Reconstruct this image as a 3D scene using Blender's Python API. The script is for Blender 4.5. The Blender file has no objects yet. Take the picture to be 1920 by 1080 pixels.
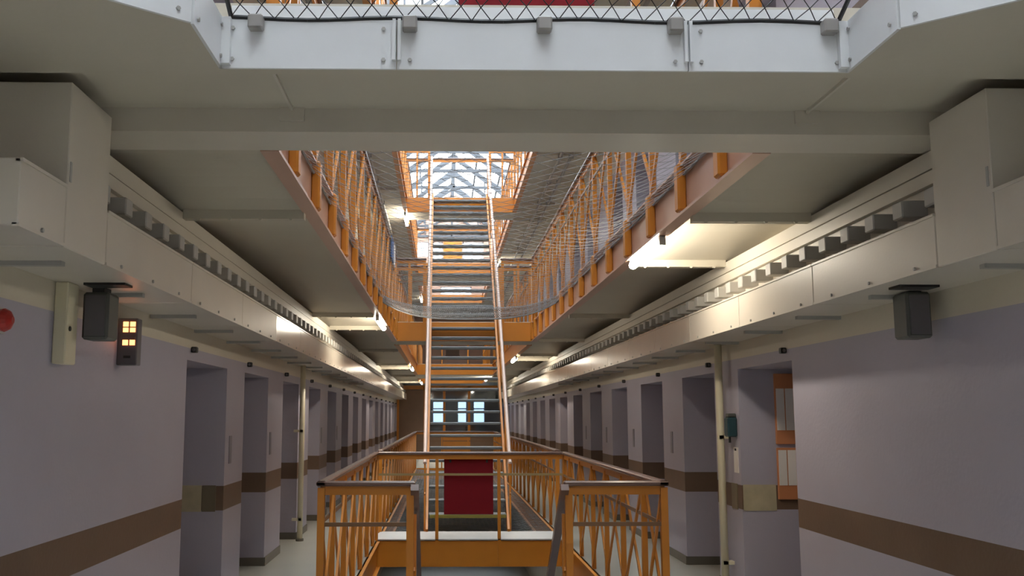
import bpy, bmesh, math, random
import numpy as np
from mathutils import Vector, Matrix
random.seed(7)
SC = bpy.context.scene
COL = SC.collection

# ------------------------------------------------------------------ camera, sky, exposure
cam_d = bpy.data.cameras.new('camera'); cam = bpy.data.objects.new('camera', cam_d); COL.objects.link(cam)
cam_d.sensor_width = 36.0; cam_d.lens = 1825.0 / 1920 * 36.0; cam_d.shift_x = 94.1 / 1920
cam_d.clip_start = 0.05; cam_d.clip_end = 300
cam.location = (-0.349, 0, 1.55)
cam.rotation_euler = (math.radians(90 + 7.508), 0, math.radians(-1.068))
SC.camera = cam

world = bpy.data.worlds.new('overcast_sky'); SC.world = world; world.use_nodes = True
bg = world.node_tree.nodes['Background']
bg.inputs[0].default_value = (0.86, 0.93, 1.0, 1); bg.inputs[1].default_value = 4.8
SC.view_settings.view_transform = 'Standard'; SC.view_settings.look = 'None'
SC.view_settings.gamma = 1; SC.view_settings.use_curve_mapping = False
SC.view_settings.exposure = 0.9

TUBE_POWER = 36.0

# ------------------------------------------------------------------ dimensions (metres; X across the wing, Y along it, Z up)
W, V, ST = 2.225, 1.2, 3.15          # wall and void half widths, storey height
YN, YE = -4.0, 43.5                  # ends of the hall
RD = 0.5                             # depth of the cell recesses
REC = [(7.16, 8.5)] + [(9.25 + 2.22 * k, 10.5 + 2.22 * k) for k in range(15)]
HEAD = 1.96

DX = 1.8
# ------------------------------------------------------------------ materials
def mat(name, col, rough=0.5, metal=0.0, var=0.06, scale=3.0, bump=0.0, bscale=60, spec=0.5, emit=None, estr=0):
    m = bpy.data.materials.new(name); m.use_nodes = True
    nt = m.node_tree; n = nt.nodes; b = n['Principled BSDF']
    b.inputs['Roughness'].default_value = rough; b.inputs['Metallic'].default_value = metal
    b.inputs['Specular IOR Level'].default_value = spec
    tc = n.new('ShaderNodeTexCoord')
    if var:
        no = n.new('ShaderNodeTexNoise'); no.inputs['Scale'].default_value = scale; no.inputs['Detail'].default_value = 5
        nt.links.new(tc.outputs['Object'], no.inputs['Vector'])
        mx = n.new('ShaderNodeMix'); mx.data_type = 'RGBA'
        mx.inputs[6].default_value = tuple(c * (1 - var * 1.6) for c in col) + (1,)
        mx.inputs[7].default_value = tuple(min(1, c * (1 + var)) for c in col) + (1,)
        nt.links.new(no.outputs['Fac'], mx.inputs[0]); nt.links.new(mx.outputs[2], b.inputs['Base Color'])
    else:
        b.inputs['Base Color'].default_value = tuple(col) + (1,)
    if bump:
        nb = n.new('ShaderNodeTexNoise'); nb.inputs['Scale'].default_value = bscale
        nt.links.new(tc.outputs['Object'], nb.inputs['Vector'])
        bp = n.new('ShaderNodeBump'); bp.inputs['Strength'].default_value = bump; bp.inputs['Distance'].default_value = 0.01
        nt.links.new(nb.outputs['Fac'], bp.inputs['Height']); nt.links.new(bp.outputs['Normal'], b.inputs['Normal'])
    if emit:
        b.inputs['Emission Color'].default_value = tuple(emit) + (1,); b.inputs['Emission Strength'].default_value = estr
    return m

def wall_material():
    m = mat('painted_plaster', (0.5, 0.5, 0.5), 0.55, var=0, bump=0.15, bscale=35)
    nt = m.node_tree; n = nt.nodes; b = n['Principled BSDF']
    tc = n.new('ShaderNodeTexCoord'); sp = n.new('ShaderNodeSeparateXYZ')
    nt.links.new(tc.outputs['Object'], sp.inputs[0])
    no = n.new('ShaderNodeTexNoise'); no.inputs['Scale'].default_value = 1.7; no.inputs['Detail'].default_value = 6
    nt.links.new(tc.outputs['Object'], no.inputs['Vector'])
    def gt(v):
        q = n.new('ShaderNodeMath'); q.operation = 'GREATER_THAN'; q.inputs[1].default_value = v
        nt.links.new(sp.outputs['Z'], q.inputs[0]); return q.outputs[0]
    def mix(fac, a, c):
        x = n.new('ShaderNodeMix'); x.data_type = 'RGBA'
        nt.links.new(fac, x.inputs[0])
        for i, v in ((6, a), (7, c)):
            if isinstance(v, tuple): x.inputs[i].default_value = v + (1,)
            else: nt.links.new(v, x.inputs[i])
        return x.outputs[2]
    lil = mix(no.outputs['Fac'], (0.385, 0.362, 0.435), (0.45, 0.425, 0.505))
    brn = mix(no.outputs['Fac'], (0.115, 0.068, 0.042), (0.19, 0.12, 0.078))
    crm = mix(no.outputs['Fac'], (0.58, 0.53, 0.43), (0.66, 0.60, 0.49))
    c = mix(gt(0.755), lil, brn); c = mix(gt(0.96), c, lil); c = mix(gt(2.05), c, crm)
    nt.links.new(c, b.inputs['Base Color'])
    return m

M = {}
M['wall'] = wall_material()
M['cream'] = mat('cream_paint', (0.62, 0.57, 0.49), 0.38, var=0.05, bump=0.05)
M['cream_gloss'] = mat('glossy_cream_paint', (0.62, 0.57, 0.49), 0.2, var=0.05)
M['soffit'] = mat('soffit_paint', (0.58, 0.535, 0.445), 0.6, var=0.07, scale=1.2, bump=0.1, bscale=25)
M['white'] = mat('white_paint', (0.78, 0.79, 0.80), 0.38, var=0.04, scale=6)
M['greyw'] = mat('grey_white_paint', (0.42, 0.41, 0.39), 0.5, var=0.06)
M['orange'] = mat('orange_paint', (0.56, 0.20, 0.020), 0.36, var=0.08, scale=5)
M['salmon'] = mat('salmon_paint', (0.56, 0.34, 0.25), 0.3, var=0.08, scale=4)
M['rail'] = mat('handrail_wood', (0.15, 0.085, 0.065), 0.25, var=0.12, scale=8)
M['pale_rail'] = mat('pale_handrail', (0.60, 0.45, 0.38), 0.28, var=0.06)
M['brownbar'] = mat('brown_bar', (0.20, 0.10, 0.045), 0.4, var=0.1)
M['tread'] = mat('steel_tread', (0.13, 0.14, 0.14), 0.38, metal=0.3, var=0.1, scale=12)
M['floor'] = mat('gallery_floor', (0.47, 0.45, 0.38), 0.3, var=0.08, scale=1.5)
M['hall_floor'] = mat('ground_floor_lino', (0.62, 0.63, 0.62), 0.18, var=0.05, scale=1.0)
M['bridge_top'] = mat('pale_bridge_paint', (0.56, 0.54, 0.50), 0.4, var=0.08)
M['skirt'] = mat('skirting_paint', (0.13, 0.115, 0.09), 0.4, var=0.08)
M['net'] = mat('net_wire', (0.22, 0.215, 0.21), 0.5, var=0)
M['net_black'] = mat('net_black_wire', (0.02, 0.02, 0.022), 0.5, var=0)
M['dark'] = mat('black_plastic', (0.018, 0.018, 0.018), 0.5, var=0)
M['spk'] = mat('grey_green_plastic', (0.085, 0.09, 0.08), 0.5, var=0.05)
M['red'] = mat('dark_red_board', (0.20, 0.006, 0.012), 0.6, var=0.08, scale=9, spec=0.2)
M['bell'] = mat('red_enamel', (0.45, 0.02, 0.015), 0.3, var=0.03)
M['mid_tan'] = mat('tan_rail_paint', (0.34, 0.24, 0.10), 0.45, var=0.08)
M['olive'] = mat('olive_strip', (0.30, 0.25, 0.05), 0.45, var=0.08)
M['casing'] = mat('display_casing', (0.12, 0.11, 0.12), 0.4, var=0.05)
M['led'] = mat('orange_leds', (0.2, 0.05, 0.02), 0.5, var=0, emit=(1.0, 0.28, 0.09), estr=2.6)
M['tube'] = mat('fluorescent_tube', (0.9, 0.9, 0.85), 0.4, var=0, emit=(1.0, 0.92, 0.76), estr=TUBE_POWER)
M['plate'] = mat('beige_plate', (0.52, 0.46, 0.31), 0.3, var=0.25, scale=7)
M['plate_dark'] = mat('taupe_plate', (0.2, 0.165, 0.11), 0.3, var=0.12)
M['number'] = mat('number_plate', (0.2, 0.19, 0.23), 0.4, var=0.03)
M['teal'] = mat('teal_plastic', (0.02, 0.06, 0.075), 0.4, var=0.05)
M['paper'] = mat('white_paper', (0.78, 0.74, 0.70), 0.6, var=0.03)
M['notice'] = mat('orange_notice_board', (0.58, 0.23, 0.10), 0.5, var=0.08)
M['pipe'] = mat('cream_pipe', (0.72, 0.66, 0.48), 0.4, var=0.04)
M['brown_door'] = mat('brown_door', (0.22, 0.125, 0.07), 0.4, var=0.1)
M['steel'] = mat('roof_steel', (0.085, 0.092, 0.105), 0.6, metal=0.0, var=0.05)
M['blue'] = mat('blue_cloth', (0.04, 0.10, 0.26), 0.7, var=0.06)
M['celldoor'] = mat('cell_door_paint', (0.36, 0.33, 0.39), 0.4, var=0.04)
M['conduit'] = mat('grey_conduit', (0.34, 0.32, 0.30), 0.4, var=0.05)
def glass(name, tint, gl=0.08):
    m = bpy.data.materials.new(name); m.use_nodes = True; nt = m.node_tree; n = nt.nodes
    n.remove(n['Principled BSDF'])
    t = n.new('ShaderNodeBsdfTransparent'); t.inputs[0].default_value = tint + (1,)
    g = n.new('ShaderNodeBsdfGlossy'); g.inputs['Roughness'].default_value = 0.05
    x = n.new('ShaderNodeMixShader'); x.inputs[0].default_value = gl
    nt.links.new(t.outputs[0], x.inputs[1]); nt.links.new(g.outputs[0], x.inputs[2])
    nt.links.new(x.outputs[0], n['Material Output'].inputs[0])
    return m
M['glass'] = glass('roof_glass', (0.92, 0.95, 0.96), 0.05)
M['dglass'] = glass('screen_glass', (0.62, 0.68, 0.74), 0.12)

# ------------------------------------------------------------------ mesh helpers
class MB:
    def __init__(s): s.v = []; s.f = []
    def quad(s, *p):
        i = len(s.v); s.v += [tuple(q) for q in p]; s.f.append(tuple(range(i, i + len(p)))); return s
    def box(s, x0, x1, y0, y1, z0, z1):
        i = len(s.v)
        s.v += [(x0, y0, z0), (x1, y0, z0), (x1, y1, z0), (x0, y1, z0), (x0, y0, z1), (x1, y0, z1), (x1, y1, z1), (x0, y1, z1)]
        for q in ((3, 2, 1, 0), (4, 5, 6, 7), (0, 1, 5, 4), (1, 2, 6, 5), (2, 3, 7, 6), (3, 0, 4, 7)): s.f.append(tuple(i + k for k in q))
        return s
    def bar(s, a, b, w, t, side=(1, 0, 0)):
        """rectangular bar a->b: w in the plane, t along side"""
        a = Vector(a); b = Vector(b); d = (b - a).normalized(); sd = Vector(side); u = d.cross(sd).normalized(); sd = u.cross(d).normalized()
        i = len(s.v)
        for p in (a, b):
            for k, l in ((-1, -1), (1, -1), (1, 1), (-1, 1)): s.v.append(tuple(p + u * (k * w / 2) + sd * (l * t / 2)))
        for q in ((3, 2, 1, 0), (4, 5, 6, 7), (0, 1, 5, 4), (1, 2, 6, 5), (2, 3, 7, 6), (3, 0, 4, 7)): s.f.append(tuple(i + k for k in q))
        return s
    def tube(s, a, b, r, n=10, r2=None, cap=True):
        a = Vector(a); b = Vector(b); d = (b - a).normalized(); h = Vector((0, 0, 1)) if abs(d.z) < 0.9 else Vector((1, 0, 0))
        u = d.cross(h).normalized(); w = d.cross(u); i = len(s.v); r2 = r if r2 is None else r2
        for p, rr in ((a, r), (b, r2)):
            for k in range(n):
                t = 2 * math.pi * k / n; s.v.append(tuple(p + (u * math.cos(t) + w * math.sin(t)) * rr))
        for k in range(n): s.f.append((i + k, i + (k + 1) % n, i + n + (k + 1) % n, i + n + k))
        if cap: s.f.append(tuple(i + k for k in range(n))[::-1]); s.f.append(tuple(i + n + k for k in range(n)))
        return s
    def prism(s, pts, z0, z1):
        n = len(pts); i = len(s.v)
        s.v += [(x, y, z0) for x, y in pts] + [(x, y, z1) for x, y in pts]
        s.f.append(tuple(range(i + n - 1, i - 1, -1))); s.f.append(tuple(range(i + n, i + 2 * n)))
        for k in range(n): s.f.append((i + k, i + (k + 1) % n, i + n + (k + 1) % n, i + n + k))
        return s
    def mesh(s, name, m, smooth=False, bevel=0):
        me = bpy.data.meshes.new(name); me.from_pydata(s.v, [], s.f); me.materials.append(m)
        bm = bmesh.new(); bm.from_mesh(me)
        bmesh.ops.recalc_face_normals(bm, faces=bm.faces)
        if bevel: bmesh.ops.bevel(bm, geom=bm.edges[:], offset=bevel, segments=1, affect='EDGES', clamp_overlap=True)
        bm.to_mesh(me); bm.free()
        if smooth:
            for p in me.polygons: p.use_smooth = True
        return me
def link(me, name, parent=None, loc=(0, 0, 0), rz=0):
    o = bpy.data.objects.new(name, me); COL.objects.link(o); o.location = loc; o.rotation_euler[2] = rz
    if parent is not None: o.parent = parent
    return o
def tag(o, label, cat=None, group=None, kind=None):
    if label: o['label'] = label
    if cat: o['category'] = cat
    if group: o['group'] = group
    if kind: o['kind'] = kind
    return o
def build(mb, name, m, parent=None, loc=(0, 0, 0), bevel=0, smooth=False):
    return link(mb.mesh(name, m, smooth, bevel), name, parent, loc)
def thing(name, label, cat, loc=(0, 0, 0), rz=0, group=None, kind=None):
    o = bpy.data.objects.new(name, None); COL.objects.link(o); o.location = loc; o.rotation_euler[2] = rz
    return tag(o, label, cat, group, kind)
def struct(mb, name, m, label, cat, loc=(0, 0, 0), bevel=0):
    return tag(build(mb, name, m, None, loc, bevel), label, cat, None, 'structure')
SIDE = {-1: 'display-sign side', 1: 'orange-notice side'}
LV = {0: 'main gallery', 1: 'upper gallery', 2: 'top gallery'}

# ------------------------------------------------------------------ walls with cell recesses
def wall_mesh(sx, recs):
    mb = MB(); z0, z1 = 0.0, ST; y = YN
    def q(x0, y0, x1, y1, za, zb): mb.quad((sx * x0, y0, za), (sx * x1, y1, za), (sx * x1, y1, zb), (sx * x0, y0, zb))
    for a, b in recs:
        q(W, y, W, a, z0, z1)
        q(W, a, W + RD, a, z0, HEAD); q(W + RD, a, W + RD, b, z0, HEAD); q(W + RD, b, W, b, z0, HEAD)
        q(W, a, W, b, HEAD, z1)
        mb.quad((sx * W, a, HEAD), (sx * (W + RD), a, HEAD), (sx * (W + RD), b, HEAD), (sx * W, b, HEAD))
        y = b
    q(W, y, W, YE, z0, z1)
    # outer leaf gives the wall its thickness
    mb.quad((sx * (W + .7), YN, z0), (sx * (W + .7), YE, z0), (sx * (W + .7), YE, z1), (sx * (W + .7), YN, z1))
    return mb
wall_me = {sx: wall_mesh(sx, REC).mesh('cell_wall', M['wall']) for sx in (-1, 1)}
walls = {}
for lv in (0, 1, 2):
    for sx, sn in ((-1, 'left'), (1, 'right')):
        nm = 'wall_' + sn + ('', '_upper', '_top')[lv]
        walls[lv, sx] = tag(link(wall_me[sx], nm, None, (0, 0, ST * lv)), 'lilac wall with brown band and cell recesses, %s, %s' % (LV[lv], SIDE[sx]), 'wall', None, 'structure')
for sx, sn in ((-1, 'left'), (1, 'right')):
    mb = MB(); mb.box(min(sx * W, sx * (W + .7)), max(sx * W, sx * (W + .7)), YN, YE, -ST, -0.001)
    struct(mb, 'wall_' + sn + '_ground', M['cream'], 'plain cream ground floor wall, %s' % SIDE[sx], 'wall')
    # skirting following the recesses
    mb = MB(); h = .085; t = .012
    def seg(x0, y0, x1, y1):
        if abs(y1 - y0) > abs(x1 - x0): mb.box(*sorted((sx * (x0 - t), sx * x0)), y0, y1, 0, h)
        else: mb.box(*sorted((sx * x0, sx * x1)), min(y0, y0 + (-t if x1 < x0 else t)), max(y0, y0 + (-t if x1 < x0 else t)), 0, h)
    y = YN
    for a, b in REC:
        seg(W, y, W, a); seg(W, a, W + RD, a); seg(W + RD, a, W + RD, b); seg(W + RD, b, W, b); y = b
    seg(W, y, W, YE)
    struct(mb, 'baseboard_' + sn, M['skirt'], 'dark skirting strip along the main gallery wall, %s' % SIDE[sx], 'baseboard')
# back wall behind the camera

# ------------------------------------------------------------------ end wall with window openings
def wall_with_holes(x0, x1, z0, z1, y0, y1, holes):
    mb = MB(); xs = sorted({x0, x1} | {h[0] for h in holes} | {h[1] for h in holes}); zs = sorted({z0, z1} | {h[2] for h in holes} | {h[3] for h in holes})
    for a, b in zip(xs, xs[1:]):
        for c, d in zip(zs, zs[1:]):
            if not any(h[0] <= (a + b) / 2 <= h[1] and h[2] <= (c + d) / 2 <= h[3] for h in holes): mb.box(a, b, y0, y1, c, d)
    return mb
HOL0 = [(-.85, -.3, 1.25, 2.35), (.25, .7, 1.25, 2.35), (.95, 1.5, 1.25, 2.35)]
HOL2 = [(-1.75, -1.0, 2.4, 3.1), (-.5, .9, .65, 1.05), (-.85, -.4, 2.3, 3.1), (.5, 1.45, 2.3, 3.1)]
struct(wall_with_holes(-W - .7, W + .7, -ST, ST, YE, YE + .3, HOL0), 'wall_back', M['cream'], 'end wall of the wing with three tall daylight windows', 'wall')
struct(MB().box(-W - .7, W + .7, YE, YE + .3, 0, ST), 'wall_back_upper', M['salmon'], 'salmon painted end wall of the upper gallery', 'wall', (0, 0, ST))
struct(wall_with_holes(-W - .7, W + .7, 0, ST, YE, YE + .3, HOL2), 'wall_back_top', M['salmon'], 'salmon painted end wall of the top gallery with small windows', 'wall', (0, 0, 2 * ST))
struct(MB().box(-W - .7, W + .7, YN - .3, YN, -ST, 9.45), 'wall_front', M['cream'], 'plain cream end wall behind the gallery landing', 'wall')
build(MB().box(-.36, .46, YE - .03, YE + .01, 2.25, 3.1), 'orange_panel', M['orange'], bpy.data.objects['wall_back_top'])
wn = [0]
def window(x0, x1, z0, z1, y, label):
    wn[0] += 1
    t = thing('window_%d' % wn[0], label, 'window', ((x0 + x1) / 2, y, z0), kind='structure')
    w = (x1 - x0) / 2; h = z1 - z0; mb = MB()
    mb.box(-w, -w + .05, -.03, .05, 0, h).box(w - .05, w, -.03, .05, 0, h).box(-w, w, -.03, .05, 0, .05).box(-w, w, -.03, .05, h - .05, h)
    build(mb, 'window_frame', M['white'], t)
    build(MB().box(-w, w, -.02, .04, h * .55, h * .55 + .05), 'transom', M['white'], t)
    for a, b in ((.05, h * .55), (h * .55 + .05, h - .05)): build(MB().box(-w + .05, w - .05, .005, .012, a, b), 'pane', M['dglass'], t)
for i, hh in enumerate(HOL0): window(*hh, YE + .1, ['tall daylight window at the wing end beside the brown door', 'tall daylight window at the wing end behind the orange screen door', 'tall daylight window at the wing end far from the brown door'][i])
for i, hh in enumerate(HOL2): window(hh[0], hh[1], hh[2] + 2 * ST, hh[3] + 2 * ST, YE + .1, ['small high window in the top gallery end wall away from the orange panel', 'low wide window slot in the top gallery end wall', 'narrow high window beside the orange panel in the top gallery end wall', 'wide high window beside the orange panel in the top gallery end wall'][i])

# ------------------------------------------------------------------ decks, vaulted soffits, bridges
BAY = 1.81
def vault_mesh(sx, y_first):
    """gallery deck: flat top, shallow brick vaults between cross beams below"""
    mb = MB(); ya = 4.55; ys = [ya] + list(y_first) + [YE]; x0, x1 = sx * V, sx * (W + .02); prof = []
    for a, b in zip(ys, ys[1:]):
        for k in range(9):
            t = k / 8; prof.append((a + (b - a) * t, -.335 + .12 * min(1, (b - a) / BAY) * (1 - abs(2 * t - 1) ** 2.5)))
    for (ya_, za), (yb, zb) in zip(prof, prof[1:]):
        if yb > ya_: mb.quad((x0, ya_, za), (x1, ya_, za), (x1, yb, zb), (x0, yb, zb))
    mb.quad((x0, ya, -.02), (x1, ya, -.02), (x1, YE, -.02), (x0, YE, -.02))
    mb.quad((x0, ya, -.335), (x1, ya, -.335), (x1, ya, -.02), (x0, ya, -.02))
    mb.box(min(x0, x0 + sx * .01), max(x0, x0 + sx * .01), ya, YE, -.335, -.02)
    return mb, ys
for sx, sn, yf in ((-1, 'left', (6.0, 12.02, 13.85, 18.6, 23.6, 25.5, 30.2, 34.2, 36.1)), (1, 'right', (6.03, 7.9, 12.1, 16.0, 19.9, 21.6, 26.0, 30.5, 35.5))):
    mb, ys = vault_mesh(sx, yf); me = mb.mesh('vaulted_deck', M['soffit'])
    bm_ = MB().box(*sorted((sx * (V + .02), sx * (DX + .17))), -.035, .035, -.045, .05)
    for q in range(4): bm_.tube((sx * (V + .1 + .19 * q), -.03, -.045), (sx * (V + .1 + .19 * q), -.045, -.045), .012, 6)
    beam_me = bm_.mesh('cross_beam', M['soffit'])
    for lv, nm in ((0, 'ceiling_%s_ground' % sn), (1, 'ceiling_' + sn), (2, 'ceiling_%s_upper' % sn)):
        o = tag(link(me, nm, None, (0, 0, ST * lv)), 'shallow vaulted cream ceiling under the %s walkway, %s' % (LV[lv], SIDE[sx]), 'ceiling', None, 'structure')
        if lv:
            for y in ys[1:-1]: link(beam_me, 'cross_beam', o, (0, y, -.338))
        # walking surface
        struct(MB().box(*sorted((sx * V, sx * (W + RD))), 6.95 if lv == 0 else 4.55, YE, 0, .012), 'floor_' + sn + ('', '_upper', '_top')[lv], M['floor'], 'pale grey walkway floor of the %s, %s' % (LV[lv], SIDE[sx]), 'floor', (0, 0, ST * lv - .012))
struct(MB().box(-W - RD, W + RD, YN, 6.95, -.3, 0), 'floor', M['floor'], 'pale grey gallery landing floor before the stair opening', 'floor')
struct(MB().box(-W - .7, W + .7, YN, YE, -.2, 0), 'floor_ground', M['hall_floor'], 'shiny pale ground floor seen through the stair opening', 'floor', (0, 0, -ST))
tn = [0]
def trim(mb, m, label, loc=(0, 0, 0), cat='fascia'):
    tn[0] += 1; return struct(mb, 'trim_%d' % tn[0], m, label, cat, loc)
def bridge(y0, y1, lv, what, fm='orange'):
    z = ST * lv
    struct(MB().box(-V, V, y0 + .02, y1 - .02, -.335, 0), 'floor_bridge', M['soffit'], 'cross bridge deck of the %s, %s' % (LV[lv], what), 'floor', (0, 0, z))
    for y, s in ((y0, 'entry face'), (y1 - .02, 'rear face')):
        trim(MB().box(-V, V, y, y + .02, -.33, -.012), M[fm], 'orange fascia on the %s of the %s bridge %s' % (s, LV[lv], what), (0, 0, z))
    return z
bridge(12.62, 13.4, 0, 'at the foot of the rising stair')
struct(MB().box(-V, V, 12.6, 13.42, 0, .014), 'floor_bridge_top', M['bridge_top'], 'white painted bridge floor at the foot of the rising stair', 'floor')
bridge(30, YE, 0, 'before the glazed screen')
for lv in (1, 2):
    bridge((16.55, 20.85)[lv - 1], (17.4, 21.7)[lv - 1], lv, 'at the stair landing'); bridge(30, 33, lv, 'halfway to the end wall'); bridge(38, YE, lv, 'against the end wall')
    z = ST * lv
    # landing between rotunda opening and wing void
    struct(MB().box(-W, W, 3.64, 4.24, -.23, 0), 'floor_landing' + ('', '_top')[lv - 1], M['soffit'], 'landing slab of the %s above the near beam' % LV[lv], 'floor', (0, 0, z))
    struct(MB().box(-W, W, 4.24, 4.55, -.338, 0), 'beam_cross' + ('', '_top')[lv - 1], M['cream'], 'broad cream crossbeam carrying the %s landing' % LV[lv], 'beam', (0, 0, z))
# bracket plates and joints on the near crossbeam
cb = MB()
for x in (-1.03, 1.29):
    cb.box(x - .055, x + .055, 4.225, 4.245, 2.86, 2.985); cb.tube((x, 4.2, 2.92), (x, 4.2, 2.91), .01)
    cb.box(x - .006, x + .006, 3.68, 4.23, 2.905, 2.925)
trim(cb, M['cream'], 'pair of cream splice plates bolted on the near crossbeam', cat='plate')
# fascias along the void edges with bracket lugs
lug_me = {m: MB().box(-.03, .03, -.05, .05, -.29, .02).mesh('bracket', M[m], bevel=.012) for m in ('orange',)}
def void_edge(sx, y0, y1, lv, m, n=None, posts=()):
    z = ST * lv; x = sx * V
    o = trim(MB().box(min(x, x - sx * .015), max(x, x - sx * .015), y0, y1, -.325, -.012), M[m], '%s fascia of the %s void from %d to %d metres, %s' % (m, LV[lv], round(y0), round(y1), SIDE[sx]), (0, 0, z))
    fl = MB().box(*sorted((x - sx * .06, x + sx * .03)), y0, y1, -.342, -.325); build(fl, 'flange', M[m], o)
    tf = MB().box(*sorted((x - sx * .05, x)), y0, y1, -.024, -.012); build(tf, 'flange', M[m], o)
    for y in posts:
        link(lug_me['orange'], 'bracket', o, (x - sx * .04, y, -.02))
    return o

# ------------------------------------------------------------------ railings
RH = 1.1; SP = .9
post_me = MB().box(-.021, .021, -.02, .02, 0, RH - .06).mesh('post', M['orange'])
post_thick = MB().box(-.025, .025, -.025, .025, -.02, RH - .045).mesh('post', M['orange'])
def brace_me(sp, mir, off):
    a, b = (0.04, RH - .1)
    p, q = ((off, .02, a), (off, sp - .02, b)) if not mir else ((off, .02, b), (off, sp - .02, a))
    return MB().bar(p, q, .03, .018).mesh('brace', M['orange'])
bcache = {}
def repaint(o, m):
    o.material_slots[0].link = 'OBJECT'; o.material_slots[0].material = M[m]
def railing(label, loc, length, rz=0, braces=True, ends=True, n=None, group=None, mid=True, sp=SP, posts=None, name='lattice_railing', paint='orange', railm='rail', mid_m='brownbar', mid_z=.79):
    """runs along local +Y from loc"""
    t = thing(name, label, 'railing', loc, rz, group)
    build(MB().box(-.035, .035, -.035, length + .035, RH - .035, RH), 'handrail', M[railm], t, bevel=.01)
    build(MB().box(-.008, .008, 0, length, RH - .095, RH - .035), 'top_flat', M[paint], t)
    if mid: build(MB().box(-.018, -.008, 0, length, mid_z, mid_z + .028), 'mid_rail', M[mid_m], t)
    if posts is None:
        n = n or max(1, round(length / sp)); st = length / n; posts = [st * k for k in range(n + 1)]
    for i, y in enumerate(posts):
        if not ends and i in (0, len(posts) - 1): continue
        thick = i in (0, len(posts) - 1)
        po = link(post_thick if thick else post_me, 'post', t, (0, y, 0))
        if paint != 'orange': repaint(po, paint)
    if braces:
        for a, b in zip(posts, posts[1:]):
            k = round(b - a, 3)
            if k not in bcache: bcache[k] = (brace_me(k, False, .012), brace_me(k, True, -.012))
            for me in bcache[k]:
                bo_ = link(me, 'brace', t, (0, a, 0))
                if paint != 'orange': repaint(bo_, paint)
    return t
HP = math.pi / 2
P0 = [.1 + 0, .7, 1.6, 2.48, 3.33, 4.25, 5.12]
for sx in (-1, 1):
    s = SIDE[sx]; g = 'orange lattice railings along the voids'
    L = 12.62 - 6.95
    railing('orange lattice railing beside the downward stair opening, %s' % s, (sx * V, 6.95, 0), L, posts=[0, .7, 1.6, 2.46, 3.3, 4.2, 5.1, L], group=g)
    void_edge(sx, 6.95, 12.62, 0, 'orange')
    railing('orange lattice railing of the netted main gallery void, %s' % s, (sx * V, 13.4, 0), 30 - 13.4, group=g)
    void_edge(sx, 13.4, 30, 0, 'orange')
    # upper gallery
    y0 = 4.58; ps = [0] + [5.15 - y0 + .9 * k for k in range(13)]; ps = [p for p in ps if p < 16.5 - y0 - .3] + [16.5 - y0]
    railing('orange lattice railing of the upper gallery above the catch net, %s' % s, (sx * (V - .02), y0, ST), 16.5 - y0, posts=ps, group=g)
    void_edge(sx, 4.55, 16.55, 1, 'salmon', posts=[y0 + p for p in ps[1:]])
    railing('orange lattice railing of the upper gallery beyond the stair landing, %s' % s, (sx * V, 17.4, ST), 30 - 17.4, group=g)
    void_edge(sx, 17.4, 30, 1, 'orange')
    void_edge(sx, 33, 38, 1, 'orange')
    railing('short lattice railing of the upper gallery by the end wall, %s' % s, (sx * V, 33, ST), 5, group=g)
    railing('sunlit orange lattice railing of the top gallery before the stair head, %s' % s, (sx * V, 4.58, 2 * ST), 20.85 - 4.58, group=g)
    void_edge(sx, 4.55, 20.85, 2, 'orange')
    railing('orange lattice railing of the top gallery behind the stair head, %s' % s, (sx * V, 21.7, 2 * ST), 30 - 21.7, group=g)
    void_edge(sx, 21.7, 30, 2, 'orange'); void_edge(sx, 33, 38, 2, 'orange')
# cross rails
def cross(label, y, x0, x1, z, **k): return railing(label, (x1, y, z), x1 - x0, HP, **k)
g2 = 'railing panels beside the stair opening'
cross('short orange railing panel at the stair opening, display-sign side', 6.95, -1.2, -.58, 0, n=1, braces=False, group=g2, name='stair_guard_railing')
cross('short orange railing panel at the stair opening, orange-notice side', 6.95, .53, 1.2, 0, n=1, braces=False, group=g2, name='stair_guard_railing')
pr = cross('bridge railing carrying the dark red board', 12.64, -1.2, 1.2, 0, posts=[0, .84, 1.63, 2.4], braces=False, name='bridge_railing', mid_m='mid_tan', mid_z=.8)
build(MB().box(-.02, .006, .75, 1.72, .27, .31), 'bottom_rail', M['olive'], pr)
for xx in (.84, 1.63): build(MB().box(-.04, -.025, xx - .02, xx + .02, -.3, .5), 'post_foot', M['orange'], pr)
cross('railing across the main gallery at the end of the netted void', 30.02, -1.2, 1.2, 0, n=3, braces=False, name='end_railing')
for lv, y in ((1, 16.57), (2, 20.87)):
    for a, b, s in ((-1.2, -.68, -1), (.66, 1.2, 1)):
        cross('orange railing stub at the %s stair landing, %s' % (LV[lv], SIDE[s]), y, a, b, ST * lv, n=2, braces=False, name='railing_stub')
for a, b, s in ((-1.2, -.68, -1), (.66, 1.2, 1)):
    cross('orange railing stub behind the upper gallery landing, %s' % SIDE[s], 17.38, a, b, ST, n=2, braces=False, name='railing_stub')
cross('orange railing across the upper gallery halfway bridge', 30.02, -1.2, 1.2, ST, n=3, braces=False, name='end_railing')
cross('orange railing across the top gallery halfway bridge', 30.02, -1.2, 1.2, 2 * ST, n=1, braces=False, mid=False, name='end_railing')
cross('orange railing across the top gallery stair head bridge', 21.68, -1.2, 1.2, 2 * ST, n=1, braces=False, mid=False, name='end_railing')
cross('upper gallery landing railing carrying a dark red board above the near beam', 4.6, -1.2, 1.2, ST, n=4, braces=False, name='landing_railing')
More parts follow.
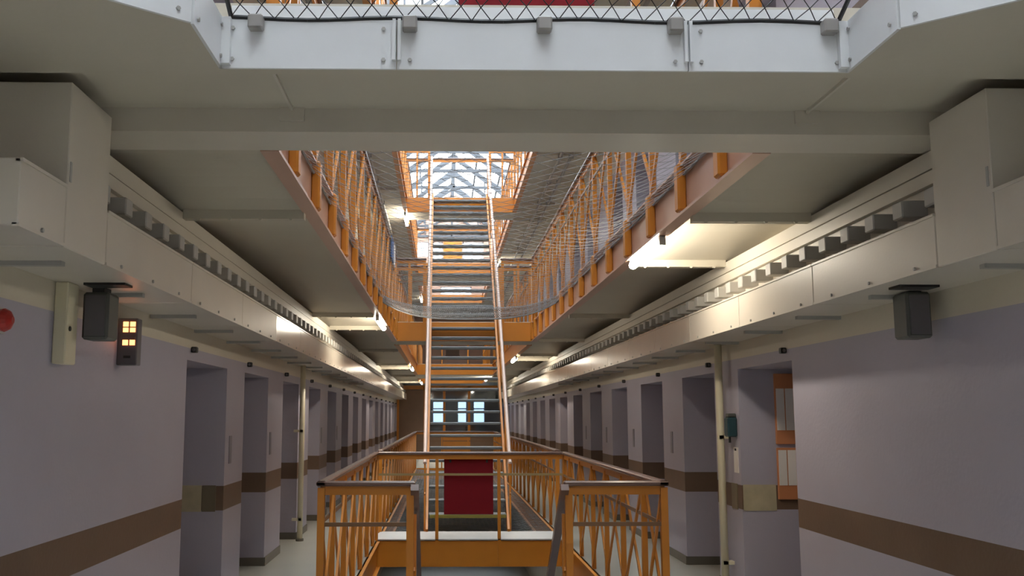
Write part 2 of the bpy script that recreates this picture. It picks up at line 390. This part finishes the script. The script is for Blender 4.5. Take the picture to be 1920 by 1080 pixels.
# red boards hung on the rails
def red_board(label, x0, x1, y, z0, z1):
    t = thing('red_board', label, 'board', ((x0 + x1) / 2, y, z0), group='dark red boards on the railings'); w = (x1 - x0) / 2
    build(MB().box(-w, w, -.012, .012, 0, z1 - z0), 'panel', M['red'], t, bevel=.004)
    for x in (-w + .08, w - .08): build(MB().box(x - .012, x + .012, -.016, .03, z1 - z0 - .06, z1 - z0 + .035), 'hook', M['dark'], t)
red_board('dark red board hung on the bridge railing under the rising stair', -.34, .29, 12.69, .31, 1.02)
red_board('dark red board on the upper landing railing above the white fascia', -.28, .39, 4.57, ST + .37, ST + 1.0)

# ------------------------------------------------------------------ stairs
def flight(name, label, y0, z0, y1, z1, x0, x1, n, rail_m=('pale_rail', 'pale_rail'), treads_from=1, hr=.92, flat=False):
    t = thing(name, label, 'staircase', (0, y0, z0), group='steep open-tread stairs')
    dy, dz = y1 - y0, z1 - z0; dn = -1 if dz < 0 else 1
    for x in (x0, x1):
        build(MB().bar((x, -.02, -.02), (x, dy, dz), .2, .03), 'stringer', M['orange'], t)
    w = (x1 - x0) / 2 - .02; tm = MB().box(-w, w, -.115, .115, -.04, 0).mesh('tread', M['tread'], bevel=.006)
    for k in range(treads_from, n):
        link(tm, 'tread', t, ((x0 + x1) / 2, dy * k / n, dz * k / n + .06))
    for x, m in ((x0, rail_m[0]), (x1, rail_m[1])):
        sgn = -1 if x == x0 else 1; xx = x + sgn * (-.012 if flat else .03)
        build(MB().bar((xx, -.06, hr), (xx, dy, dz + hr), .05, .055) if flat else MB().tube((xx, 0, hr), (xx, dy, dz + hr), .026, 10), 'handrail', M[m], t, smooth=False)
        build(MB().bar((xx, 0, .5), (xx, dy, dz + .5), .03, .01), 'mid_rail', M['orange'], t)
        for f in (0.01, .33, .66, .99): build(MB().box(xx - .012, xx + .012, dy * f - .02, dy * f + .02, dz * f - .05, dz * f + .9), 'post', M['orange'], t)
    return t
flight('rising_stair', 'steep open-tread stair rising from the bridge to the upper gallery', 13.45, 0, 16.58, ST, -.57, .53, 18)
flight('upper_stair', 'second open-tread stair rising from the upper landing to the skylit top gallery', 17.4, ST, 20.88, 2 * ST, -.59, .58, 18)
flight('descending_stair', 'open-tread stair descending through the railing opening to the ground floor', 6.95, 0, 11.1, -ST, -.56, .51, 18, ('rail', 'rail'), hr=1.06, flat=True)

# ------------------------------------------------------------------ safety nets
def net(name, label, x0, x1, y0, y1, cell, r, zf, m, flap=0, group='wire safety nets', end_band=False):
    ni = int(round((x1 - x0) / cell)); nj = int(round((y1 - y0) / cell)); fl = int(round(flap / cell)); ni += ni % 2
    def P(i, j):
        x = x0 + (x1 - x0) * i / ni
        if j <= nj: y = y0 + (y1 - y0) * j / nj; return (x, y, zf(x, y))
        return (x, y1 + .03 * math.sin(i * .9) * 0 + .02, zf(x, y1) + (j - nj) * cell)
    A = []; B = []
    rng = random.Random(3)
    jit = {}
    def Q(i, j):
        if (i, j) not in jit:
            p = P(i, j); s = cell * .12; jit[i, j] = (p[0] + rng.uniform(-s, s), p[1] + rng.uniform(-s, s), p[2] + rng.uniform(-s, s) * .5)
        return jit[i, j]
    for j in range(nj + fl):
        for i in range(ni + 1):
            if (i + j) % 2 == 0:
                if i < ni: A.append(Q(i, j)); B.append(Q(i + 1, j + 1))
                if i > 0: A.append(Q(i, j)); B.append(Q(i - 1, j + 1))
    A = np.array(A); B = np.array(B); d = B - A; d /= np.linalg.norm(d, axis=1)[:, None]
    h = np.tile([0, 0, 1.], (len(A), 1)); u = np.cross(d, h); un = np.linalg.norm(u, axis=1)[:, None]; u = np.where(un < 1e-3, [1., 0, 0], u / np.maximum(un, 1e-3)); w = np.cross(d, u)
    vs = []
    for base in (A, B):
        for k in range(3):
            a = 2 * math.pi * k / 3 + .5; vs.append(base + (u * math.cos(a) + w * math.sin(a)) * r)
    vv = np.stack(vs, 1).reshape(-1, 3); n = len(A); off = np.arange(n)[:, None] * 6
    qs = np.array([[0, 1, 4, 3], [1, 2, 5, 4], [2, 0, 3, 5]])
    ff = (off[:, None, :] + qs[None]).reshape(-1, 4)
    me = bpy.data.meshes.new(name); me.vertices.add(len(vv)); me.vertices.foreach_set('co', vv.ravel())
    me.loops.add(ff.size); me.loops.foreach_set('vertex_index', ff.ravel().astype(np.int32))
    me.polygons.add(len(ff)); me.polygons.foreach_set('loop_start', np.arange(0, ff.size, 4, dtype=np.int32))
    me.materials.append(m); me.update(calc_edges=True); me.validate()
    t = thing(name, label, 'net', (0, 0, 0), group=group)
    o = link(me, 'wire_mesh', t)
    if end_band:     # closely woven band gathered at the hanging end and along both edges
        mb = MB(); N = 180; K = 10
        def E(i, k):
            x = x0 + (x1 - x0) * i / N; z = zf(x, y1); hgt = .17 - .08 * (abs(x) / V) ** 2
            return (x, y1 + .02 * math.sin(k * 1.3), z + hgt * k / K)
        for i in range(N):
            for k in range(K):
                if (i + k) % 2 == 0: mb.bar(E(i, k), E(i + 1, k + 1), .008, .005, (0, 1, 0))
                else: mb.bar(E(i + 1, k), E(i, k + 1), .008, .005, (0, 1, 0))
        build(mb, 'end_band', m, t)
    # border rope
    mb = MB(); pts = [P(0, j) for j in range(0, nj + fl + 1, 4)] + [P(i, nj + fl) for i in range(1, ni, 2)] + [P(ni, j) for j in range(nj + fl, -1, -4)] + [P(i, 0) for i in range(ni - 1, 0, -2)]
    for a, b in zip(pts, pts[1:] + pts[:1]): mb.tube(a, b, max(r * 2.4, .009), 5, cap=False)
    build(mb, 'border_rope', m, t)
    return t
sag = lambda z, s: (lambda x, y: z - s * (1 - (abs(x) / V) ** 3.2))
net('safety_net', 'grey wire catch net sagging across the upper gallery void before the stair', -V + .03, V - .03, 4.58, 13.0, .075, .0016, sag(ST - .06, .25), M['net'], end_band=True)
net('safety_net', 'grey wire catch net stretched over the main gallery void beneath the rising stair', -V + .03, V - .03, 13.44, 29.9, .07, .0026, sag(-.03, .06), M['net'])

# ------------------------------------------------------------------ near octagonal opening of the upper gallery
OP = [(1.2, 3.56), (1.2, 3.13), (1.95, 2.5), (1.95, -2.5), (1.2, -3.13), (1.2, -3.56)]
for lv in (1, 2):
    ring = MB(); zb, zt = -.295, -.1
    right = OP + [(1.2, YN), (W, YN), (W, 3.62), (1.2, 3.62)]
    ring.prism(right, zb, zt); ring.prism([(-x, y) for x, y in right][::-1], zb, zt)
    ring.box(-1.2, 1.2, 3.56, 3.62, zb, zt); ring.box(-1.2, 1.2, YN, -3.56, zb, zt)
    struct(ring, 'floor_ring' + ('', '_top')[lv - 1], M['soffit'], 'ring slab around the octagonal opening of the %s' % LV[lv], 'floor', (0, 0, ST * lv))
    fz = thing('trim_ring' + ('', '_top')[lv - 1], 'white steel fascia around the octagonal opening of the %s' % LV[lv], 'fascia', (0, 0, ST * lv), kind='structure')
    z0, z1 = -.297, -.105
    def plate(a, b):
        # plate on the inner side of the edge a->b
        a = Vector((*a, 0)); b = Vector((*b, 0)); d = (b - a).normalized(); nrm = Vector((-d.y, d.x, 0))
        mid = (a + b) / 2
        if nrm.dot(-mid) < 0: nrm = -nrm
        p = [a + d * .002, b - d * .002, b - d * .002 + nrm * .012, a + d * .002 + nrm * .012]
        mb = MB().prism([(q.x, q.y) for q in p], z0, z1)
        # lower lip
        o = build(mb, 'panel', M['white'], fz)
        L = (b - a).length
        if L > .3:
            bo = MB()
            for s_ in (.05, L - .05):
                for zz in (z0 + .035, z1 - .035):
                    c = a + d * s_ + nrm * .012; bo.tube((c.x, c.y, zz), (c.x + nrm.x * .007, c.y + nrm.y * .007, zz), .008, 6)
            build(bo, 'bolts', M['greyw'], o)['kind'] = 'stuff'
    xs = [-1.2, -.53, .58, 1.2]
    for a, b in zip(xs, xs[1:]): plate((a, 3.56), (b, 3.56))
    for s in (-1, 1):
        pts = [(s * x, y) for x, y in OP]
        for a, b in zip(pts, pts[1:]): plate(a, b)
    plate((-1.2, -3.56), (1.2, -3.56))
    if lv == 1:
        for x in (-.53, .58): 
            build(MB().box(x - .016, x - .004, 3.528, 3.55, z0 + .03, z1).box(x + .004, x + .016, 3.528, 3.55, z0 + .03, z1), 'joint_strip', M['white'], fz)
        for x in (-1.06, -.48, .03, .53, 1.12): build(MB().box(x - .028, x + .028, 3.5, 3.55, z1 - .05, z1 + .005), 'bracket', M['conduit'], fz, bevel=.006)
        for s in (-1, 1): build(MB().box(*sorted((s * 1.155, s * 1.19)), 3.52, 3.55, z0 + .01, z1), 'corner_angle', M['white'], fz)
        build(MB().box(-1.17, 1.17, 3.6, 3.63, z1, z1 + .078), 'toe_board', M['white'], fz)
net('safety_net', 'black wire safety net hung over the octagonal opening at the white fascia', -1.16, 1.16, 1.2, 3.55, .042, .0024, lambda x, y: ST - .1 + .006 * math.sin(x * 9) + .075 * min(1, (3.55 - y) / .085), M['net_black'])

# ------------------------------------------------------------------ glazed roof over the whole wing
EAVE, RIDGE, RX = 9.5, 11.45, 2.5
rf = thing('glass_roof', 'gabled glass roof on grey steel trusses above the top gallery', 'roof', (0, 0, 0), kind='structure')
ys = [YN + 2.375 * k for k in range(21)]
sl = (RIDGE - EAVE) / RX
tr = MB()
for s in (-1, 1): tr.bar((s * RX, 0, EAVE), (0, 0, RIDGE), .16, .07, (0, 1, 0))
for s in (-1, 1): tr.bar((s * RX * .62, 0, EAVE + .2), (0, 0, RIDGE - .75), .09, .05, (0, 1, 0)); tr.bar((s * 1.2, 0, EAVE + .25), (s * 1.2, 0, RIDGE - sl * 1.2), .05, .05, (0, 1, 0))
tr.box(-RX, RX, -.03, .03, EAVE + .1, EAVE + .2); tr.box(-.035, .035, -.03, .03, EAVE + .15, RIDGE)
tr_me = tr.mesh('truss', M['steel'])
for y in ys: link(tr_me, 'truss', rf, (0, y, 0))
pur = MB()
for s in (-1, 1):
    for f in (0.0, .33, .66): pur.bar((s * RX * (1 - f), YN, EAVE + f * (RIDGE - EAVE) + .06), (s * RX * (1 - f), YE, EAVE + f * (RIDGE - EAVE) + .06), .06, .06)
pur.box(-.05, .05, YN, YE, RIDGE, RIDGE + .1)
build(pur, 'purlins', M['steel'], rf)
for s in (-1, 1):
    pm = MB()
    n_ = Vector((s * sl, 0, 1)).normalized() * .1
    a = Vector((s * RX, .03, EAVE)) + n_; b = Vector((0, .03, RIDGE)) + n_
    pm.quad(a, b, b + Vector((0, 2.315, 0)), a + Vector((0, 2.315, 0)))
    me = pm.mesh('pane', M['glass'])
    for y in ys[:-1]: link(me, 'pane', rf, (0, y, 0))
for y in (YN - .15, YE + .15):
    g = MB(); i = 0; g.v = [(-RX - .4, y - .1, 9.44), (RX + .4, y - .1, 9.44), (0, y - .1, RIDGE + .3), (-RX - .4, y + .1, 9.44), (RX + .4, y + .1, 9.44), (0, y + .1, RIDGE + .3)]
    g.f = [(0, 1, 2), (5, 4, 3), (0, 3, 4, 1), (1, 4, 5, 2), (2, 5, 3, 0)]
    struct(g, 'wall_gable', M['salmon'], 'salmon gable wall closing the glass roof %s' % ('behind the landing' if y < 0 else 'at the far end'), 'wall')
for s in (-1, 1):   # wall heads up to the eaves and top gallery wall run
    pass

# ------------------------------------------------------------------ service ducts, casings, ledger beams
DT, DB = 2.432, 2.195
for sx, sn in ((-1, 'left'), (1, 'right')):
    d = thing('service_duct', 'long cream boxed service duct under the ceiling, %s' % SIDE[sx], 'duct', (0, 0, 0), group='cream service ducts')
    js = [4.15] + [5.58 + 1.43 * k for k in range(24)]
    runs = [(3.28, 3.69)] + [(a, min(b, 39.43)) for a, b in zip(js, js[1:]) if a < 39]
    for a, b in runs:
        gl = 'cream_gloss' if a > 8 else 'cream'
        o = build(MB().box(*sorted((sx * DX, sx * W)), a + .003, b - .003, DB, DT), 'panel', M[gl], d, bevel=.004)
        if a < 20:
            bo = MB(); k = a + .2
            while k < b - .1: bo.tube((sx * DX, k, DB + .02), (sx * (DX - .008), k, DB + .02), .009, 6); k += .48
            build(bo, 'bolts', M['greyw'], o)['kind'] = 'stuff'
        build(MB().box(*sorted((sx * (DX - .006), sx * (DX + .02))), a + .003, b - .003, DT - .012, DT), 'lip', M[gl], o)
        build(MB().box(*sorted((sx * (DX - .005), sx * (DX + .02))), a + .003, b - .003, DB - .003, DB + .01), 'lip', M[gl], o)
    sb = MB().box(-.065, .065, -.052, .052, 0, .085).mesh('spacer_block', M['greyw'], bevel=.006)
    y = 4.3
    while y < 39: link(sb, 'spacer_block', d, (sx * (DX + .125), y, 2.5)); y += .318
    build(MB().box(*sorted((sx * (DX + .185), sx * (DX + .205))), 4.15, 39.4, DT - .05, 2.7), 'back_panel', M['cream'], d)
    br = MB().box(*sorted((sx * (DX + .14), sx * W)), -.02, .02, -.022, .002).mesh('support_bracket', M['greyw'])
    y = 4.05
    while y < 20: link(br, 'support_bracket', d, (0, y, DB)); y += 1.1
    lb = MB().box(*sorted((sx * (DX + .17), sx * W)), 4.15, YE, 2.72, 2.806)
    lb.box(*sorted((sx * (DX + .155), sx * W)), 4.15, YE, 2.64, 2.705).box(*sorted((sx * (DX + .19), sx * W)), 4.15, YE, 2.7, 2.73)
    trim(lb, M['cream'], 'cream ledger beam where ceiling meets wall, %s' % SIDE[sx], cat='cornice')
    cs = thing('duct_casing', 'tall cream boxed casing where duct meets crossbeam, %s' % SIDE[sx], 'casing', (0, 0, 0), group='boxed casings')
    build(MB().box(*sorted((sx * DX, sx * (W - .002))), 3.693, 4.147, DB - .003, 2.845), 'box', M['cream'], cs, bevel=.004)
    build(MB().box(*sorted((sx * (DX - .004), sx * DX)), 3.71, 3.725, 2.45, 2.53), 'latch', M['greyw'], cs)
    vm = MB().box(*sorted((sx * (DX + .1), sx * (DX + .3))), 4.72, 4.84, DB - .012, DB); build(vm, 'underside_vent', M['dark'], d)

# ------------------------------------------------------------------ fluorescent tubes
def tube_light(label, x, y0, y1, z):
    t = thing('fluorescent_light', label, 'light', (x, (y0 + y1) / 2, z), group='fluorescent tubes on the void edges'); L = (y1 - y0) / 2
    si = -1 if x > 0 else 1
    build(MB().box(-.02, .02, -L, L, .038, .06), 'housing', M['greyw'], t)
    build(MB().tube((0, -L + .05, 0), (0, L - .05, 0), .033, 12), 'tube', M['tube'], t)
    for s in (-1, 1): build(MB().box(-.022, .022, s * (L - .02) - .02, s * (L - .02) + .02, -.022, .05), 'end_cap', M['greyw'], t)
for lab, x, a, b, z in (
    ('glowing fluorescent tube under the salmon fascia nearest the crossbeam, orange-notice side', 1.185, 6.70, 7.83, 2.765),
    ('glowing fluorescent tube under the salmon fascia short of the stair landing, display-sign side', -1.185, 12.2, 13.6, 2.765),
    ('glowing fluorescent tube beyond the stair landing, orange-notice side', 1.15, 20.1, 21.3, 2.735),
    ('glowing fluorescent tube beyond the stair landing, display-sign side', -1.15, 24.1, 25.3, 2.735),
    ('glowing fluorescent tube near the glazed screen, orange-notice side', 1.04, 31.2, 32.4, 2.725),
    ('glowing fluorescent tube near the glazed screen, display-sign side', -1.15, 34.6, 35.8, 2.735),
    ('glowing fluorescent tube under the top gallery walkway, display-sign side', -1.2, 20.9, 22.1, 5.915),
    ('glowing fluorescent tube under the top gallery walkway, orange-notice side', 1.2, 27.6, 28.8, 5.915),
    ('glowing fluorescent tube under the top gallery walkway by the end wall, display-sign side', -1.2, 36, 37.2, 5.915)):
    tube_light(lab, x, a, b, z)

# ------------------------------------------------------------------ wall fittings
def pole(label, x, y, z1):
    t = thing('wall_pipe', label, 'pipe', (x, y, 0), group='vertical cream pipes')
    build(MB().tube((0, 0, 0), (0, 0, z1), .034, 12), 'pipe', M['pipe'], t, smooth=True)
    for z in (.25, 1.35): build(MB().box(-.02, .1 if x > 0 else .02, -.04, .04, z, z + .03).box(-.1 if x < 0 else -.02, .02, -.04, .04, z, z + .03), 'clip', M['pipe'], t)
    build(MB().tube((0, 0, 0), (0, 0, .03), .05, 12), 'floor_collar', M['skirt'], t)
pole('cream vertical pipe standing by the teal dispenser', 2.15, 8.83, DB)
pole('cream vertical pipe standing at the third cell recess, display-sign side', -2.15, 12.55, DB)
def speaker(label, x, y, zc, sx):
    t = thing('wall_speaker', label, 'speaker', (x, y, zc), group='grey-green wall speakers')
    build(MB().box(-.065, .065, -.08, .08, -.12, .118), 'body', M['spk'], t, bevel=.012)
    build(MB().box(-.05, .05, -.086, -.078, -.1, .1), 'grille', M['casing'], t)
    build(MB().box(-.03, .03, -.05, .05, .118, .15), 'bracket', M['dark'], t)
speaker('grey-green box speaker under the duct beside the orange display', -2.09, 4.95, 2.05, -1)
speaker('grey-green box speaker under the duct on the orange-notice side', 2.1, 5.02, 2.07, 1)
t = thing('conduit_box', 'cream vertical conduit box on the lilac wall beside the speaker', 'conduit', (-2.19, 4.76, 1.8))
build(MB().box(-.035, .03, -.07, .07, 0, DB - 1.8), 'cover', M['pipe'], t, bevel=.006)
build(MB().tube((.03, -.03, .17), (.036, -.03, .17), .012, 8), 'screw', M['dark'], t)
t = thing('led_display', 'narrow cell-call display with glowing orange digits on the lilac wall', 'display', (-2.165, 5.64, 1.84))
build(MB().box(-.06, .055, -.02, .06, 0, .27), 'casing', M['casing'], t, bevel=.005)
for za, zb in ((.19, .215), (.222, .25), (.115, .145)):
    for xa in (-.028, .012): build(MB().box(xa, xa + .03, -.024, -.02, za, zb), 'digit', M['led'], t)
build(MB().box(-.02, .02, -.023, -.02, .04, .055), 'nameplate', M['dark'], t)
t = thing('alarm_bell', 'small red alarm bell on the lilac wall', 'bell', (-2.21, 4.1, 1.95))
for a, b, ra, rb in ((0, .02, .045, .05), (.02, .04, .05, .04), (.04, .055, .04, .015)): build(MB().tube((a, 0, 0), (b, 0, 0), ra, 16, rb), 'dome', M['bell'], t)
build(MB().box(-.014, .0, -.055, .055, -.055, .055), 'backplate', M['greyw'], t)
t = thing('wall_dispenser', 'dark teal dispenser on the lilac pier beside the cream pipe', 'dispenser', (2.2, 8.62, 1.34))
build(MB().box(-.06, .025, -.06, .06, .03, .2), 'body', M['teal'], t, bevel=.012)
build(MB().box(-.05, .02, -.045, .045, .2, .235), 'cap', M['spk'], t, bevel=.008)
build(MB().tube((-.03, 0, .03), (-.03, 0, -.02), .01, 8), 'nozzle', M['dark'], t)
t = thing('notice_sheet', 'white notice sheet on the lilac pier below the teal dispenser', 'sheet', (2.222, 8.62, 1.06))
build(MB().box(-.004, .003, -.06, .06, 0, .22), 'paper', M['paper'], t)
build(MB().box(-.008, .003, -.02, .02, .19, .21), 'clip', M['dark'], t)
# orange notice holders inside the first recess
for i, (z0, z1) in enumerate(((.84, 1.28), (1.31, 1.92))):
    t = thing('notice_board', ['lower orange notice board with white sheets inside the first recess', 'upper orange notice board with white sheets inside the first recess'][i], 'notice board', (2.62, 8.49, z0), group='orange notice boards')
    h = z1 - z0; tp = .02 if i == 0 else .13
    build(MB().box(-.085, .1, -.014, .012, 0, h), 'backing', M['notice'], t, bevel=.004)
    for xa in (-.075, .005): build(MB().box(xa, xa + .07, -.02, -.013, .12, h - tp), 'sheet', M['paper'], t)
# plates over the paint band in the first recesses
R1 = REC[0][1]
build(MB().box(2.235, 2.52, R1 - .006, R1 + .002, .745, .965), 'plate', M['plate'], walls[0, 1])
build(MB().box(2.216, 2.23, 8.62, 8.78, .745, .965), 'plate', M['plate_dark'], walls[0, 1])
build(MB().box(-2.60, -2.41, R1 - .006, R1 + .002, .745, .965), 'plate', M['plate'], walls[0, -1])
build(MB().box(-2.405, -2.29, R1 - .006, R1 + .002, .745, .965), 'plate', M['plate_dark'], walls[0, -1])
# cell doors in the nearer recesses, number plates, indicator lamps
dnum = 0
for sx in (-1, 1):
    for k, (a, b) in enumerate(REC):
        yc = (a + b) / 2
        if k < 5:
            dnum += 1
            dr = thing('door_%d' % dnum, 'lilac steel cell door in the %s recess from the crossbeam, %s' % (['first', 'second', 'third', 'fourth', 'fifth'][k], SIDE[sx]), 'door', (sx * (W + RD), yc, 0), kind='structure')
            build(MB().box(*sorted((0, -sx * .04)), -.42, .42, .01, 1.92), 'door_panel', M['celldoor'], dr, bevel=.008)
            build(MB().box(*sorted((-sx * .04, -sx * .055)), -.16, .16, 1.15, 1.4), 'hatch', M['number'], dr, bevel=.004)
            build(MB().box(*sorted((-sx * .04, -sx * .1)), .3, .33, .95, 1.15), 'handle', M['dark'], dr, bevel=.005)
            t = thing('number_plate', 'grey cell number plate on the lilac pier after the %s recess, %s' % (['first', 'second', 'third', 'fourth', 'fifth'][k], SIDE[sx]), 'plate', (sx * W, b + (.2 if sx < 0 else .55), 1.14), group='cell number plates')
            build(MB().box(-.006, .006, -.05, .05, 0, .24), 'plate', M['number'], t)
        t = thing('indicator_lamp', 'small black indicator lamp above a cell recess, %s' % SIDE[sx], 'lamp', (sx * W, a + .12, 2.04), group='black indicator lamps, %s' % SIDE[sx])
        build(MB().box(*sorted((0, -sx * .045)), -.025, .025, -.022, .022), 'body', M['dark'], t, bevel=.006)
        build(MB().tube((-sx * .022, -.024, 0), (-sx * .022, -.033, 0), .012, 8), 'lens', M['casing'], t)

# conduits under the top gallery walkway, banner and posters on the upper gallery
for sx in (-1, 1):
    for dx, w_ in ((1.6, 'inner'), (1.78, 'outer')):
        t = thing('conduit_pipe', '%s grey conduit pipe under the top gallery walkway, %s' % (w_, SIDE[sx]), 'pipe', (sx * dx, 4.6, 2 * ST - .435), group='grey conduit pipes')
        build(MB().tube((0, 0, 0), (0, 33, 0), .028, 8), 'pipe', M['conduit'], t)
        sm = MB().box(-.04, .04, -.015, .015, -.03, .05).mesh('saddle', M['conduit'])
        for k in range(18): link(sm, 'saddle', t, (0, .4 + 1.81 * k, 0))
t = thing('banner', 'blue and white cloth hung over the upper gallery railing, display-sign side', 'cloth', (-V + .045, 15.2, ST + .8))
build(MB().box(-.008, .012, -.55, .05, 0, .34), 'blue_half', M['blue'], t, bevel=.003)
build(MB().box(-.008, .012, .05, .55, 0, .34), 'white_half', M['paper'], t, bevel=.003)

# ------------------------------------------------------------------ glazed orange screen at the far end of the main gallery
t = thing('glazed_screen', 'orange framed glazed screen with a door across the end of the gallery', 'screen', (0, 39.5, 0))
fr = MB()
for x in (-W + .04, -1.1, -.32, .68, W - .04): fr.box(x - .05, x + .05, -.05, .05, 0, 2.75)
fr.box(-W, W, -.05, .05, 2.62, 2.78).box(-1.1, W, -.045, .045, .72, .8)
build(fr, 'frame', M['orange'], t)
build(MB().box(-.28, .64, -.02, .02, .04, .72), 'door_panel', M['orange'], t)
build(MB().box(-W + .08, -1.14, -.03, .03, .02, 2.6), 'side_door', M['brown_door'], t)
for a, b in ((-1.06, -.36), (.72, W - .08)): build(MB().box(a, b, -.02, .02, .02, .72), 'lower_panel', M['brown_door'], t)
for a, b in ((-1.06, -.36), (-.28, .64), (.72, W - .08)): build(MB().box(a, b, -.005, .005, .8, 2.62), 'pane', M['dglass'], t)
build(MB().box(.54, .58, -.06, -.02, .95, 1.15), 'handle', M['dark'], t)
t = thing('wall_sign', 'dark brown sign on the salmon end wall of the upper gallery', 'sign', (.05, YE - .02, ST + 1.1))
build(MB().box(-.3, .3, -.01, .02, 0, .3), 'panel', M['brown_door'], t)
build(MB().box(-.32, .32, -.015, .02, .3, .33).box(-.32, .32, -.015, .02, -.03, 0), 'edge_strip', M['rail'], t)
